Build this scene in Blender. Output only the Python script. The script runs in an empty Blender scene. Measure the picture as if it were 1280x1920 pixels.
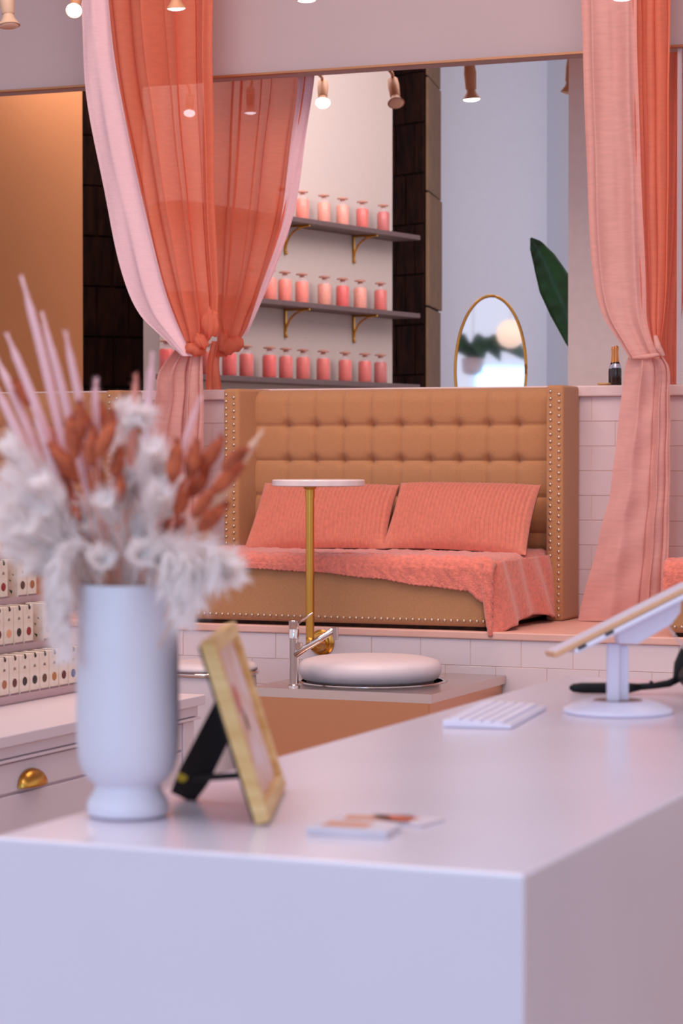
import bpy, math, random
from mathutils import Vector, Matrix
S = math.sin; CO = math.cos; PI = math.pi
scn = bpy.context.scene; COL = scn.collection
# ---------------- camera, world, lights, exposure ----------------
CAMH = 1.40; TH = math.radians(22.8); PH = math.atan(110/4533.3); F = 4533.3
cd = bpy.data.cameras.new('camera'); cam = bpy.data.objects.new('camera', cd); COL.objects.link(cam)
cam.location = (0, 0, CAMH); cam.rotation_euler = (PI/2-PH, 0, TH)
cd.sensor_fit = 'VERTICAL'; cd.sensor_height = 36; cd.sensor_width = 24; cd.lens = 85; cd.clip_start = .05
cd.dof.use_dof = True; cd.dof.focus_distance = 7.6; cd.dof.aperture_fstop = 7.5
scn.camera = cam
def lin(c):
    return tuple((v/255/12.92 if v <= 10 else ((v/255+.055)/1.055)**2.4) for v in c)
w = bpy.data.worlds.new('world'); scn.world = w; w.use_nodes = True
bg = w.node_tree.nodes['Background']; bg.inputs[0].default_value = (*lin((208, 206, 222)), 1); bg.inputs[1].default_value = 1.32
def area(name, loc, target, size, energy, color):
    l = bpy.data.lights.new(name, 'AREA'); l.shape = 'RECTANGLE'; l.size, l.size_y = size; l.energy = energy; l.color = lin(color)
    o = bpy.data.objects.new(name, l); COL.objects.link(o); o.location = loc
    o.rotation_euler = (Vector(target)-Vector(loc)).to_track_quat('-Z', 'Y').to_euler(); return o
area('window_daylight', (-1.6, -3.4, 2.1), (-1.2, 3, .9), (3.0, 2.4), 98, (112, 203, 255))
area('shop_ceiling_light', (-3.0, 6.6, 4.5), (-3.2, 8.3, 0), (4.5, 3.0), 165, (255, 228, 216))
area('reflected_room_light', (-4.4, 13.6, 4.75), (-5.4, 16.5, 1.5), (6, 3.4), 340, (255, 242, 244))  # lights the reflected room built behind the mirror opening
area('counter_fill_light', (-1.5, 2.15, 2.95), (-1.3, 2.4, 1.0), (1.4, .8), 12, (250, 244, 255))  # added fill to brighten the dried flowers, no known lamp there
vs = scn.view_settings
vs.view_transform = 'Standard'; vs.look = 'None'; vs.gamma = 1; vs.exposure = 0; vs.use_curve_mapping = False
scn.cycles.max_bounces = 10; scn.cycles.diffuse_bounces = 8; scn.cycles.transmission_bounces = 10; scn.cycles.transparent_max_bounces = 16; scn.cycles.caustics_reflective = False; scn.cycles.caustics_refractive = False
scn.cycles.sample_clamp_indirect = 4
# ---------------- placement helpers: world points seen at a pixel on a plane ----------------
C0 = Vector((0, 0, CAMH)); FW = Vector((-S(TH)*CO(PH), CO(TH)*CO(PH), -S(PH))); RT = Vector((CO(TH), S(TH), 0)); UP = RT.cross(FW)
def ray(px, py): return FW + RT*((px-640)/F) + UP*((960-py)/F)
def at(px, py, Y):
    r = ray(px, py); return C0 + r*(Y/r.y)
def atz(px, py, z):
    r = ray(px, py); return C0 + r*((z-CAMH)/r.z)
def pd(px, d):
    f = Vector((-S(TH), CO(TH), 0)); p = f*d + RT*((px-640)/F*d); return (p.x, p.y)
def hz(py, d): return CAMH + (850-py)/F*d
def atd(px, py, d):
    x, y = pd(px, d); return Vector((x, y, hz(py, d)))
# ---------------- mesh builder ----------------
class MB:
    def __init__(s): s.v = []; s.f = []
    def add(s, vs_, fs_):
        b = len(s.v); s.v += [Vector(v) for v in vs_]; s.f += [tuple(b+i for i in f) for f in fs_]; return s
    def box(s, a, b, M=None):
        x0, y0, z0 = a; x1, y1, z1 = b
        vs_ = [Vector((x, y, z)) for z in (z0, z1) for y in (y0, y1) for x in (x0, x1)]
        if M is not None: vs_ = [M @ v for v in vs_]
        return s.add(vs_, [(0, 2, 3, 1), (4, 5, 7, 6), (0, 1, 5, 4), (2, 6, 7, 3), (0, 4, 6, 2), (1, 3, 7, 5)])
    def prism(s, pts, z0, z1, M=None):
        n = len(pts); vs_ = [Vector((p[0], p[1], z)) for z in (z0, z1) for p in pts]
        if M is not None: vs_ = [M @ v for v in vs_]
        return s.add(vs_, [tuple(range(n))[::-1], tuple(range(n, 2*n))] + [(i, (i+1) % n, n+(i+1) % n, n+i) for i in range(n)])
    def lathe(s, prof, o=(0, 0, 0), ax=(0, 0, 1), seg=32, sx=1, sy=1):
        o = Vector(o); q = Vector(ax).to_track_quat('Z', 'Y'); b = len(s.v); n = len(prof)
        for r, t in prof:
            for k in range(seg):
                a = 2*PI*k/seg; s.v.append(o + q @ Vector((r*CO(a)*sx, r*S(a)*sy, t)))
        for i in range(n-1):
            for k in range(seg):
                k2 = (k+1) % seg; s.f.append((b+i*seg+k, b+i*seg+k2, b+(i+1)*seg+k2, b+(i+1)*seg+k))
        if prof[0][0] > 1e-5: s.f.append(tuple(b+k for k in range(seg))[::-1])
        if prof[-1][0] > 1e-5: s.f.append(tuple(b+(n-1)*seg+k for k in range(seg)))
        return s
    def tube(s, pts, rad, seg=8, flat=1.0):
        pts = [Vector(p) for p in pts]; n = len(pts); b = len(s.v)
        if not hasattr(rad, '__len__'): rad = [rad]*n
        ref = Vector((0, 0, 1))
        for i, p in enumerate(pts):
            t = (pts[min(i+1, n-1)]-pts[max(i-1, 0)]).normalized()
            if abs(t.dot(ref)) > .95: ref = Vector((1, 0, 0)) if abs(t.x) < .9 else Vector((0, 1, 0))
            a = t.cross(ref).normalized(); c = t.cross(a).normalized()
            for k in range(seg):
                g = 2*PI*k/seg; s.v.append(p + a*CO(g)*rad[i] + c*S(g)*rad[i]*flat)
        for i in range(n-1):
            for k in range(seg):
                k2 = (k+1) % seg; s.f.append((b+i*seg+k, b+(i+1)*seg+k, b+(i+1)*seg+k2, b+i*seg+k2))
        s.f.append(tuple(b+k for k in range(seg))); s.f.append(tuple(b+(n-1)*seg+k for k in range(seg))[::-1])
        return s
    def grid(s, fn, nu, nv, flip=False):
        b = len(s.v)
        for j in range(nv+1):
            for i in range(nu+1): s.v.append(Vector(fn(i/nu, j/nv)))
        for j in range(nv):
            for i in range(nu):
                q = (b+j*(nu+1)+i, b+j*(nu+1)+i+1, b+(j+1)*(nu+1)+i+1, b+(j+1)*(nu+1)+i)
                s.f.append(q[::-1] if flip else q)
        return s
    def ball(s, c, r, seg=10, rings=6, sc=(1, 1, 1)):
        prof = [(max(r*S(PI*i/rings), 1e-6), -r*CO(PI*i/rings)) for i in range(rings+1)]
        b = len(s.v); s.lathe(prof, (0, 0, 0), (0, 0, 1), seg)
        for i in range(b, len(s.v)):
            v = s.v[i]; s.v[i] = Vector((v.x*sc[0], v.y*sc[1], v.z*sc[2])) + Vector(c)
        return s
def root_of(o):
    while o.parent: o = o.parent
    return o
def obj(name, mb, m, parent=None, smooth=False, bevel=0, bseg=2, solid=0, sub=0, kind=None, base=None):
    off = root_of(parent).location.copy() if parent else Vector(base) if base is not None else Vector((0, 0, 0))
    me = bpy.data.meshes.new(name); me.from_pydata([tuple(v-off) for v in mb.v], [], mb.f); me.validate(); me.update()
    me.materials.append(m)
    if smooth:
        me.polygons.foreach_set('use_smooth', [True]*len(me.polygons))
        if smooth == 'auto': me.set_sharp_from_angle(angle=math.radians(38))
    o = bpy.data.objects.new(name, me); COL.objects.link(o)
    if parent: o.parent = parent
    elif base is not None: o.location = off
    if solid:
        k = o.modifiers.new('solid', 'SOLIDIFY'); k.thickness = solid; k.offset = 0
    if bevel:
        k = o.modifiers.new('bevel', 'BEVEL'); k.width = bevel; k.segments = bseg; k.limit_method = 'ANGLE'; k.angle_limit = math.radians(35)
    if sub:
        k = o.modifiers.new('sub', 'SUBSURF'); k.levels = k.render_levels = sub
    if kind: o['kind'] = kind
    return o
def tag(o, label, cat, group=None):
    o['label'] = label; o['category'] = cat
    if group: o['group'] = group
    return o
def thing(name, label, cat, loc, group=None):
    o = bpy.data.objects.new(name, None); o.empty_display_size = .05; COL.objects.link(o); o.location = loc
    return tag(o, label, cat, group)
def struct(name, mb, m, **k):
    o = obj(name, mb, m, **k); o['kind'] = 'structure'; return o
def kids(o): return [c for c in bpy.data.objects if c.parent == o]
def copy_tree(o, parent=None, delta=None, label=None):
    c = o.copy(); COL.objects.link(c)
    if parent: c.parent = parent
    if delta is not None: c.location = o.location + Vector(delta)
    if label: c['label'] = label
    for ch in list(o.children): copy_tree(ch, c)
    return c
# ---------------- materials ----------------
MATS = {}
def mat(name, color, rough=.5, metal=0, var=0, vscale=20, bump=0, bscale=200, spec=.5, trans=0, alpha=1, emis=None, sheen=0, stretch=None, transl=0, coat=0, ior=None, var_col=None):
    m = bpy.data.materials.new(name); m.use_nodes = True; nt = m.node_tree; N = nt.nodes; L = nt.links; p = N['Principled BSDF']
    p.inputs['Base Color'].default_value = (*lin(color), 1); p.inputs['Roughness'].default_value = rough; p.inputs['Metallic'].default_value = metal
    p.inputs['Specular IOR Level'].default_value = spec; p.inputs['Transmission Weight'].default_value = trans
    if ior: p.inputs['IOR'].default_value = ior
    if coat: p.inputs['Coat Weight'].default_value = coat; p.inputs['Coat Roughness'].default_value = .05
    if sheen: p.inputs['Sheen Weight'].default_value = sheen; p.inputs['Sheen Roughness'].default_value = .5
    if emis: p.inputs['Emission Color'].default_value = (*lin(emis[0]), 1); p.inputs['Emission Strength'].default_value = emis[1]
    tc = N.new('ShaderNodeTexCoord'); mp = N.new('ShaderNodeMapping'); L.new(tc.outputs['Object'], mp.inputs[0])
    if stretch: mp.inputs['Scale'].default_value = stretch
    if var or var_col:
        n = N.new('ShaderNodeTexNoise'); n.inputs['Scale'].default_value = vscale; n.inputs['Detail'].default_value = 6; L.new(mp.outputs[0], n.inputs[0])
        mx = N.new('ShaderNodeMix'); mx.data_type = 'RGBA'
        cr = N.new('ShaderNodeMapRange'); cr.inputs[1].default_value = .35; cr.inputs[2].default_value = .65; L.new(n.outputs[0], cr.inputs[0]); L.new(cr.outputs[0], mx.inputs[0])
        c = lin(color); c2 = lin(var_col) if var_col else tuple(min(1, x*(1+var)) for x in c)
        mx.inputs[6].default_value = (*(c if var_col else tuple(x*(1-var) for x in c)), 1); mx.inputs[7].default_value = (*c2, 1); L.new(mx.outputs[2], p.inputs['Base Color'])
    if bump:
        n = N.new('ShaderNodeTexNoise'); n.inputs['Scale'].default_value = bscale; n.inputs['Detail'].default_value = 4; L.new(mp.outputs[0], n.inputs[0])
        b = N.new('ShaderNodeBump'); b.inputs['Strength'].default_value = bump; b.inputs['Distance'].default_value = .004; L.new(n.outputs[0], b.inputs['Height']); L.new(b.outputs[0], p.inputs['Normal'])
    out = N['Material Output']; last = p.outputs[0]
    if transl:
        t = N.new('ShaderNodeBsdfTranslucent'); t.inputs[0].default_value = (*lin(color), 1); mx = N.new('ShaderNodeMixShader'); mx.inputs[0].default_value = transl
        L.new(last, mx.inputs[1]); L.new(t.outputs[0], mx.inputs[2]); last = mx.outputs[0]
    if alpha < 1:
        t = N.new('ShaderNodeBsdfTransparent'); mx = N.new('ShaderNodeMixShader'); mx.inputs[0].default_value = alpha
        L.new(t.outputs[0], mx.inputs[1]); L.new(last, mx.inputs[2]); last = mx.outputs[0]
    L.new(last, out.inputs[0]); return m
M_white = mat('counter_white', (226, 216, 226), .22, spec=.5, var=.02, vscale=3)
M_wall = mat('pink_plaster', (182, 168, 174), .8, var=.015, vscale=2)
M_tile = mat('white_tile', (226, 208, 212), .25, var=.03, vscale=3)
M_grout = mat('grout', (226, 200, 186), .9)
M_plat = mat('platform_stone', (232, 184, 172), .45, var_col=(220, 170, 154), vscale=14, stretch=(.35, 3, 1))
M_ledge = mat('ledge_stone', (226, 202, 202), .4, var=.03)
M_tan = mat('tan_linen', (184, 130, 88), .85, var=.07, vscale=260, bump=.35, bscale=700, sheen=.2)
M_nail = mat('nailhead_brass', (206, 184, 164), .3, metal=.8)
M_pillow = mat('ribbed_coral', (208, 122, 102), .85, var=.08, vscale=60, bump=.4, bscale=300, sheen=.3)
M_blanket = mat('coral_fleece', (224, 124, 106), .95, var=.14, vscale=70, bump=.9, bscale=140, sheen=.5)
M_curt = mat('coral_sheer', (242, 142, 112), .8, var=.05, vscale=30, bump=.15, bscale=400, transl=.42, alpha=.93, stretch=(.4, 1, 3))
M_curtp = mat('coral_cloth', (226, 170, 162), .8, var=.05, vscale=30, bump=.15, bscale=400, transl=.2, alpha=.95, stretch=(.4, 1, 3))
M_litedge = mat('cloth_lit_edge', (236, 200, 208), .8, var=.03, vscale=40, bump=.3, bscale=60, stretch=(.5, 1, 4))  # paler cloth tone: light on the curtain's return edge put into colour
M_brass = mat('brass', (206, 150, 70), .28, metal=1)
M_gold = mat('gold_trim', (176, 126, 92), .4, metal=.6)
M_chrome = mat('chrome', (220, 205, 200), .1, metal=1)
M_steel = mat('brushed_steel', (226, 206, 196), .24, metal=1, bump=.05, bscale=60, stretch=(1, 1, 30))
M_steelrefl = mat('steel_reflection_tint', (222, 158, 118), .22, metal=1, bump=.05, bscale=60, stretch=(1, 1, 30))  # warm reflection on the basin front put into the steel colour
M_cush = mat('white_vinyl', (220, 208, 214), .45, bump=.15, bscale=30)
M_marble = mat('white_marble', (238, 220, 220), .25, var_col=(222, 204, 206), vscale=12)
M_vase = mat('vase_ceramic', (218, 212, 222), .45, bump=.05, bscale=60)
M_wood = mat('pale_pine', (226, 190, 132), .5, var_col=(204, 156, 90), vscale=10, stretch=(1, 1, 8))
M_print = mat('paper_print', (226, 200, 200), .5, var_col=(214, 158, 120), vscale=26)
M_black = mat('black_felt', (22, 18, 20), .8)
M_blackp = mat('black_plastic', (14, 12, 14), .5, spec=.25)
M_yel = mat('yellow_tag', (214, 190, 50), .6)
M_dark = mat('dark_wood', (46, 24, 16), .9, spec=.12, var_col=(24, 12, 10), vscale=6, stretch=(4, 4, 1))
M_litside = mat('column_lit_side', (124, 96, 68), .7, var=.12, vscale=8)  # lit side face of the dark column, light put into a tan colour
M_brown = mat('brown_plaster', (184, 120, 74), .85, var=.04, vscale=2)
M_pale = mat('pale_plaster', (220, 228, 242), .85, var=.01)
M_shelfw = mat('shelf_wall', (204, 190, 182), .85, var=.01)
M_pillar = mat('pillar_plaster', (250, 234, 228), .85, var=.02)
M_shelf = mat('dark_shelf', (98, 76, 74), .5, var=.1, vscale=30)
M_floor = mat('wood_floor', (182, 156, 144), .5, var_col=(164, 136, 124), vscale=5, stretch=(1, 8, 1))
M_ceil = mat('ceiling_white', (222, 210, 208), .9)
M_cab = mat('cabinet_paint', (224, 208, 212), .45)
M_carton = mat('carton_cream', (236, 220, 204), .6, var_col=(226, 204, 184), vscale=60)
M_ink = mat('carton_ink', (46, 30, 26), .6)
M_band = mat('acrylic_taupe', (150, 118, 120), .3)
M_acr = mat('acrylic_riser', (206, 176, 178), .2, alpha=.75)
M_green = mat('leaf_green', (30, 96, 50), .45, var_col=(18, 62, 34), vscale=12)
M_mirror = mat('mirror_glass', (236, 240, 246), .03, metal=1)
M_lampw = mat('lamp_body', (206, 176, 152), .5)
M_lamp = mat('lamp_metal', (190, 138, 102), .45)
M_bulb = mat('bulb_glow', (255, 250, 250), .4, emis=((240, 240, 255), 9))
M_bulboff = mat('bulb_off', (226, 190, 170), .3)
M_cream = mat('stem_cream', (238, 190, 158), .9)
M_plume = mat('plume_white', (255, 249, 247), .95, transl=.7, spec=.1)
M_spike = mat('spike_blush', (250, 216, 216), .9, transl=.4)
M_russ = mat('tail_russet', (206, 104, 66), .95, var_col=(160, 74, 48), vscale=60)
M_pinkst = mat('stem_coral', (236, 160, 140), .9)
M_tabw = mat('tablet_white', (226, 224, 240), .3)
M_key = mat('key_white', (232, 226, 238), .5)
M_screen = mat('tablet_edge', (214, 164, 124), .4)
M_foil = mat('foil_gold', (214, 140, 80), .35, metal=.6)
M_bottle = mat('bottle_dark', (40, 26, 22), .15)
M_hole = mat('dark_recess', (120, 84, 76), .6)
M_cord = mat('cord_white', (220, 200, 196), .5)
def jar_mat(i, c): return mat('jar_fill_%d' % i, c, .35, var=.1, vscale=60)
JM = [jar_mat(i, c) for i, c in enumerate([(240, 122, 96), (230, 146, 120), (226, 56, 36), (214, 76, 56), (190, 72, 62)])]
M_glass = mat('jar_glass', (240, 222, 224), .08, alpha=.16, spec=.8)
M_lid = mat('jar_lid', (200, 150, 134), .3)
# =============== STRUCTURE ===============
YW = 9.55; ZP = .723; ZL = 1.678; ZT = 3.045; YP = 8.66
struct('floor', MB().box((-16, -5, -.1), (8, 24, 0)), M_floor)
struct('ceiling', MB().box((-16, 3.0, 4.9), (8, 24, 5.0)), M_ceil)
wl = struct('wall_knee', MB().box((-8, YW+.003, 0), (2, YW+.16, ZL-.045)), M_grout)
def tiles(parent, x0, x1, z0, z1, y, tw=.2032, th=.1016, face=.012):
    g = .0012; proto = None; row = 0; z = z1
    while z > z0+.01:
        zb = max(z-th, z0); x = x0-(tw/2 if row % 2 else 0)
        while x < x1:
            key = round(z-zb, 4)
            if proto is None or proto[0] != key:
                me_o = obj('tile', MB().box((-tw/2+g, 0, -(z-zb)/2+g), (tw/2-g, face+.0025, (z-zb)/2-g)), M_tile, bevel=.0008, bseg=1)
                proto = (key, me_o); t = me_o
            else:
                t = proto[1].copy(); COL.objects.link(t)
            t.parent = parent; t.location = (x+tw/2, y+random.uniform(-.0006, .0006), (z+zb)/2); x += tw
        z -= th; row += 1
random.seed(3)
tiles(wl, -5.95, -1.75, ZP, ZL-.045, YW)
struct('trim_ledge', MB().box((-8, YW-.025, ZL-.045), (2, YW+.19, ZL)), M_ledge, bevel=.006)
pl = struct('floor_platform', MB().box((-8, YP+.003, 0), (2, YW+.003, ZP-.03)), M_grout)
tiles(pl, -5.75, -1.55, .012, ZP-.03, YP)
struct('trim_platform', MB().box((-8, YP-.008, ZP-.03), (2, YW+.012, ZP)), M_plat, bevel=.005)
struct('wall_upper', MB().box((-9, YW, ZT), (3, YW+.16, 4.9)), M_wall)
struct('trim_gold', MB().box((-9, YW-.012, ZT-.009), (3, YW+.02, ZT)), M_gold)
xr = at(1275, 400, YW+.05).x
struct('trim_upright', MB().box((xr-.006, YW+.02, ZL), (xr+.006, YW+.05, ZT-.009)), M_cush)
# room reflected in the wall mirror, built as geometry behind an opening
def plan(name, pts, z0, z1, m, th=.12, nrm=1):
    (x0, y0), (x1, y1) = pts; d = Vector((x1-x0, y1-y0, 0)).normalized(); n = Vector((-d.y, d.x, 0))*th*nrm
    return struct(name, MB().prism([(x0, y0), (x1, y1), (x1+n.x, y1+n.y), (x0+n.x, y0+n.y)], z0, z1), m)
plan('wall_reflected_brown', (pd(-700, 12.6), pd(156, 13.8)), 0, 4.9, M_brown)
wd = plan('wall_reflected_dark', (pd(120, 14.9), pd(300, 15.2)), 0, 4.9, M_dark)
def blocks(parent, A, B, z0, z1, hgt, n_, m, th=.05):
    # proud pieces of unequal width laid in courses on the face A-B
    A = Vector((*A, 0)); B = Vector((*B, 0)); L = (B-A).length; d = (B-A)/L; nn = Vector((d.y, -d.x, 0)); z = z0; r = 0
    while z < z1-.05:
        zt = min(z+hgt, z1); xs = [0]+[L*(k+(.5 if r % 2 else .0))/n_ for k in range(0 if r % 2 else 1, n_)]+[L]
        for a, b in zip(xs, xs[1:]):
            if b-a < .02: continue
            p = A+d*(a+.006); q = A+d*(b-.006); o_ = nn*(th*random.uniform(.4, 1))
            obj('block', MB().prism([(p.x, p.y), (p.x+o_.x, p.y+o_.y), (q.x+o_.x, q.y+o_.y), (q.x, q.y)], z+.006, zt-.006), m, parent, bevel=.004, bseg=1)
        z = zt; r += 1
blocks(wd, pd(120, 14.9), pd(300, 15.2), 1.5, 4.0, .31, 3, M_dark, .02)
AW = pd(300, 14.25); BW = pd(735, 16.5)
ws = plan('wall_reflected_shelves', (AW, BW), 0, 4.9, M_shelfw)
dW = (Vector((*BW, 0))-Vector((*AW, 0))).normalized(); nW = Vector((dW.y, -dW.x, 0))
# column: dark face and side face with its light put into tan
c0 = pd(728, 17.6); c1 = pd(797, 17.3); c2 = pd(821, 18.0); c3 = (c0[0]+c2[0]-c1[0], c0[1]+c2[1]-c1[1])
cl = struct('wall_reflected_column', MB().prism([c0, c1, c2, c3], 0, 4.9), M_dark)
blocks(cl, c0, c1, 1.6, 4.8, .36, 2, M_dark, .03); blocks(cl, c1, c2, 1.63, 4.8, .82, 1, M_litside, .03)
W1 = pd(800, 18.9); W2 = pd(1024, 19.3); W3 = pd(1130, 18.2)
struct('wall_reflected_pale', MB().prism([W1, W2, W3, (W3[0]+.3, W3[1]+.6), (W2[0], W2[1]+.7), (W1[0], W1[1]+.6)], 0, 4.9), M_pale)
plan('wall_reflected_pillar', (pd(1064, 11.7), pd(1420, 11.3)), 0, 4.9, M_pillar, .5)
# shelves
def shelf(zt, label, s0, s1):
    A = Vector((*AW, 0)); a = A+dW*s0; b = A+dW*s1; w_ = nW*.21
    t = thing('wall_shelf', label, 'shelf', (a.x, a.y, zt-.03), 'shelves of the jar wall')
    obj('board', MB().prism([(a.x, a.y), (a.x+w_.x, a.y+w_.y), (b.x+w_.x, b.y+w_.y), (b.x, b.y)], zt-.032, zt), M_shelf, t, bevel=.003)
    return t, a
LW = (Vector((*BW, 0))-Vector((*AW, 0))).length
sh = []
for zt, nm in ((2.874, 'top dark shelf on curved brass brackets'), (2.347, 'middle dark shelf on curved brass brackets'), (1.866, 'lowest dark shelf just above the loveseat back')):
    t, a = shelf(zt, nm, -.05, LW+.02); sh.append((t, zt))
def along(px):   # distance along the shelf wall seen at column px
    A = Vector((*AW, 0)); k = (px-640)/F; f = Vector((-S(TH), CO(TH), 0)); P = A+nW*.12
    a1 = P.dot(RT); a2 = P.dot(f); b1 = dW.dot(RT); b2 = dW.dot(f); return (k*a2-a1)/(b1-k*b2)
for t, zt in sh[:2]:
    for px in (318, 440, 563, 690):
        P = Vector((*AW, 0))+dW*along(px); z = zt-.032
        br = MB(); br.box((-.007, -.0, -.15), (.007, .012, 0)); M_ = Matrix.Translation((P.x, P.y, z)) @ Matrix(((dW.x, nW.x, 0), (dW.y, nW.y, 0), (0, 0, 1))).to_4x4()
        mb = MB(); mb.box((-.009, .002, -.17), (.009, .014, 0), M_)
        mb.box((-.009, .002, -.012), (.009, .19, 0), M_)
        mb.tube([M_ @ Vector((0, .19-.18*CO(q), -.012-.14*S(q)+.0)) if False else M_ @ Vector((0, .012+.16*(1-CO(q)), -.15*CO(q)**1.0*(1-S(q)*.0)-.008 if False else -.008-.14*(1-S(q)))) for q in [PI/2*i/8 for i in range(9)]], .007, 6)
        mb.ball(M_ @ Vector((0, .014, -.172)), .012, 8, 5)
        obj('bracket', mb, M_brass, t, smooth='auto')
# jars
def make_jar():
    t = thing('glass_jar', 'jar', 'jar', (0, 0, 0), 'apothecary jars on the shelves')
    obj('glass', MB().lathe([(.039, 0), (.042, .006), (.042, .118), (.036, .132), (.02, .138), (.018, .150), (.022, .153)], seg=20), M_glass, t, smooth='auto')
    obj('filling', MB().lathe([(.036, .004), (.0385, .01), (.0385, .116), (.03, .127)], seg=16), JM[0], t, smooth='auto')
    obj('stopper', MB().lathe([(.014, .150), (.014, .160), (.034, .163), (.036, .169), (.02, .176)], seg=16), M_lid, t, smooth='auto')
    return t
jar0 = make_jar(); used = False
ORD = ['rightmost', 'second from the right', 'third from the right', 'fourth from the right', 'fifth from the right', 'sixth from the right', 'seventh from the right', 'eighth from the right', 'ninth from the right', 'tenth from the right', 'eleventh from the right', 'twelfth from the right', 'thirteenth from the right']
CN = ['coral', 'pale coral', 'bright red', 'deep coral', 'dusky rose']
rowsj = [('top', 2.874, [(718, 4), (679, 3), (642, 1), (607, 1), (567, 0), (528, 0)], 1.06),
         ('middle', 2.347, [(713, 3), (675, 1), (642, 2), (608, 1), (566, 0), (534, 0), (506, 0), (470, 0)], 1.1),
         ('lowest', 1.866, [(713, 4), (684, 3), (647, 3), (606, 3), (568, 3), (536, 3), (505, 2), (462, 3), (430, 2), (390, 3), (350, 2), (312, 2)], 1.12)]
fills = {}
for nm, zt, lst, sc in rowsj:
    for k, (px, ci) in enumerate(lst):
        P = Vector((*AW, 0))+dW*along(px)+nW*.12
        lab = '%s glass jar with flat stopper, %s on the %s shelf' % (CN[ci], ORD[k], nm)
        if not used: j = jar0; used = True
        else: j = copy_tree(jar0)
        j['label'] = lab; j.location = (P.x, P.y, zt+.0005); j.scale = (sc,)*3; j.rotation_euler[2] = random.uniform(0, 6)
        for ch in kids(j):
            if ch.name.startswith('filling'):
                if ci not in fills:
                    me = ch.data.copy(); me.materials[0] = JM[ci]; fills[ci] = me
                ch.data = fills[ci]
# plinth carrying mirror and plant, behind the knee wall
px0, py0 = pd(840, 12.9); px1, py1 = pd(1190, 12.4)
pt = thing('sideboard', 'low sideboard behind the ledge under the oval mirror', 'cabinet', (px0, py0, 0))
obj('body', MB().prism([(px0, py0-.25), (px1, py1-.25), (px1, py1+.3), (px0, py0+.3)], .06, 1.42), M_pale, pt, bevel=.005)
obj('top', MB().prism([(px0-.03, py0-.28), (px1+.03, py1-.28), (px1+.03, py1+.33), (px0-.03, py0+.33)], 1.42, 1.45), M_wood, pt, bevel=.004)
obj('plinth', MB().prism([(px0+.03, py0-.2), (px1-.03, py1-.2), (px1-.03, py1+.25), (px0+.03, py0+.25)], 0, .06), M_pale, pt)
# oval mirror
mc = atd(919, 694, 12.6); MH = .385; MW = .185
ang = math.radians(12); mn = Vector((S(ang), -CO(ang), .03)).normalized()
q = mn.to_track_quat('Z', 'Y'); mc.z = 1.455+MH*.985
def oval(r_in, t0, t1, mb, seg=64):
    pass
mr = thing('oval_mirror', 'oval mirror with thin gold frame standing behind the loveseat', 'mirror', (mc.x, mc.y, 1.455))
Mq = Matrix.Translation(mc) @ q.to_matrix().to_4x4()
fr = MB(); ns = 72; ax_x = (Mq.to_3x3() @ Vector((1, 0, 0))); horiz_is_x = abs(ax_x.z) < .5
def opt(a, sx, sz, t): 
    return Mq @ (Vector((sx*CO(a), sz*S(a), t)) if horiz_is_x else Vector((sz*S(a), sx*CO(a), t)))
for t_ in range(ns):
    pass
path = [opt(2*PI*i/ns, MW, MH, 0) for i in range(ns+1)]
fr.tube(path, .0085, 8); obj('frame', fr, M_brass, mr, smooth=True)
gm = MB(); gm.add([opt(2*PI*i/ns, MW-.003, MH-.003, t) for t in (-.006, .002) for i in range(ns)], [tuple(range(ns)), tuple(range(ns, 2*ns))[::-1]]+[(i, (i+1) % ns, ns+(i+1) % ns, ns+i) for i in range(ns)])
obj('mirror_glass', gm, M_mirror, mr)
sb = MB(); sb.tube([opt(PI/2, MW*.2, MH*.6, -.01), Vector((mc.x-.02, mc.y+.16, 1.452))], .008, 8); obj('easel_leg', sb, M_brass, mr, smooth=True)
# leafy plant
def leaf(spine, widths, m, parent, name='leaf', fold=.35, nv=10):
    sp = [Vector(p) for p in spine]; n = len(sp)
    def fn(u, v):
        t = v*(n-1); i = min(int(t), n-2); p = sp[i].lerp(sp[i+1], t-i); w_ = widths[i]*(1-(t-i))+widths[i+1]*(t-i)
        tg = (sp[i+1]-sp[i]).normalized(); sd = tg.cross(Vector((0.25, -1, .1))).normalized(); nn = tg.cross(sd)
        s_ = (u-.5)*2; return p+sd*s_*w_+nn*abs(s_)*w_*fold+nn*.004*S(v*60)*abs(s_)
    return obj(name, MB().grid(fn, 8, nv*4), m, parent, smooth=True, solid=.002)
bx_ = pd(1120, 12.45)
ptn = thing('potted_plant', 'large plant with one broad dark green leaf showing past the pillar', 'plant', (bx_[0], bx_[1], 1.455))
obj('pot', MB().lathe([(.07, 0), (.085, .01), (.1, .14), (.1, .15), (.088, .15), (.085, .12), (1e-4, .12)], (bx_[0], bx_[1], 1.4555)), M_vase, ptn, smooth='auto')
sp = [atd(x, y, 12.4) for x, y in ((1100, 690), (1080, 640), (1062, 585), (1040, 535), (1020, 490), (1003, 460), (994, 447))]
leaf(sp, [.01, .055, .085, .088, .062, .034, .004], M_green, ptn)
sp = [atd(x, y, 12.6) for x, y in ((1115, 690), (1140, 600), (1160, 520), (1185, 450), (1200, 420))]
leaf(sp, [.01, .06, .1, .06, .004], M_green, ptn)
obj('stem', MB().tube([(bx_[0], bx_[1], 1.57), atd(1110, 715, 12.42), atd(1098, 686, 12.4)], [.009, .008, .006], 8), M_green, ptn, smooth=True)
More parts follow.
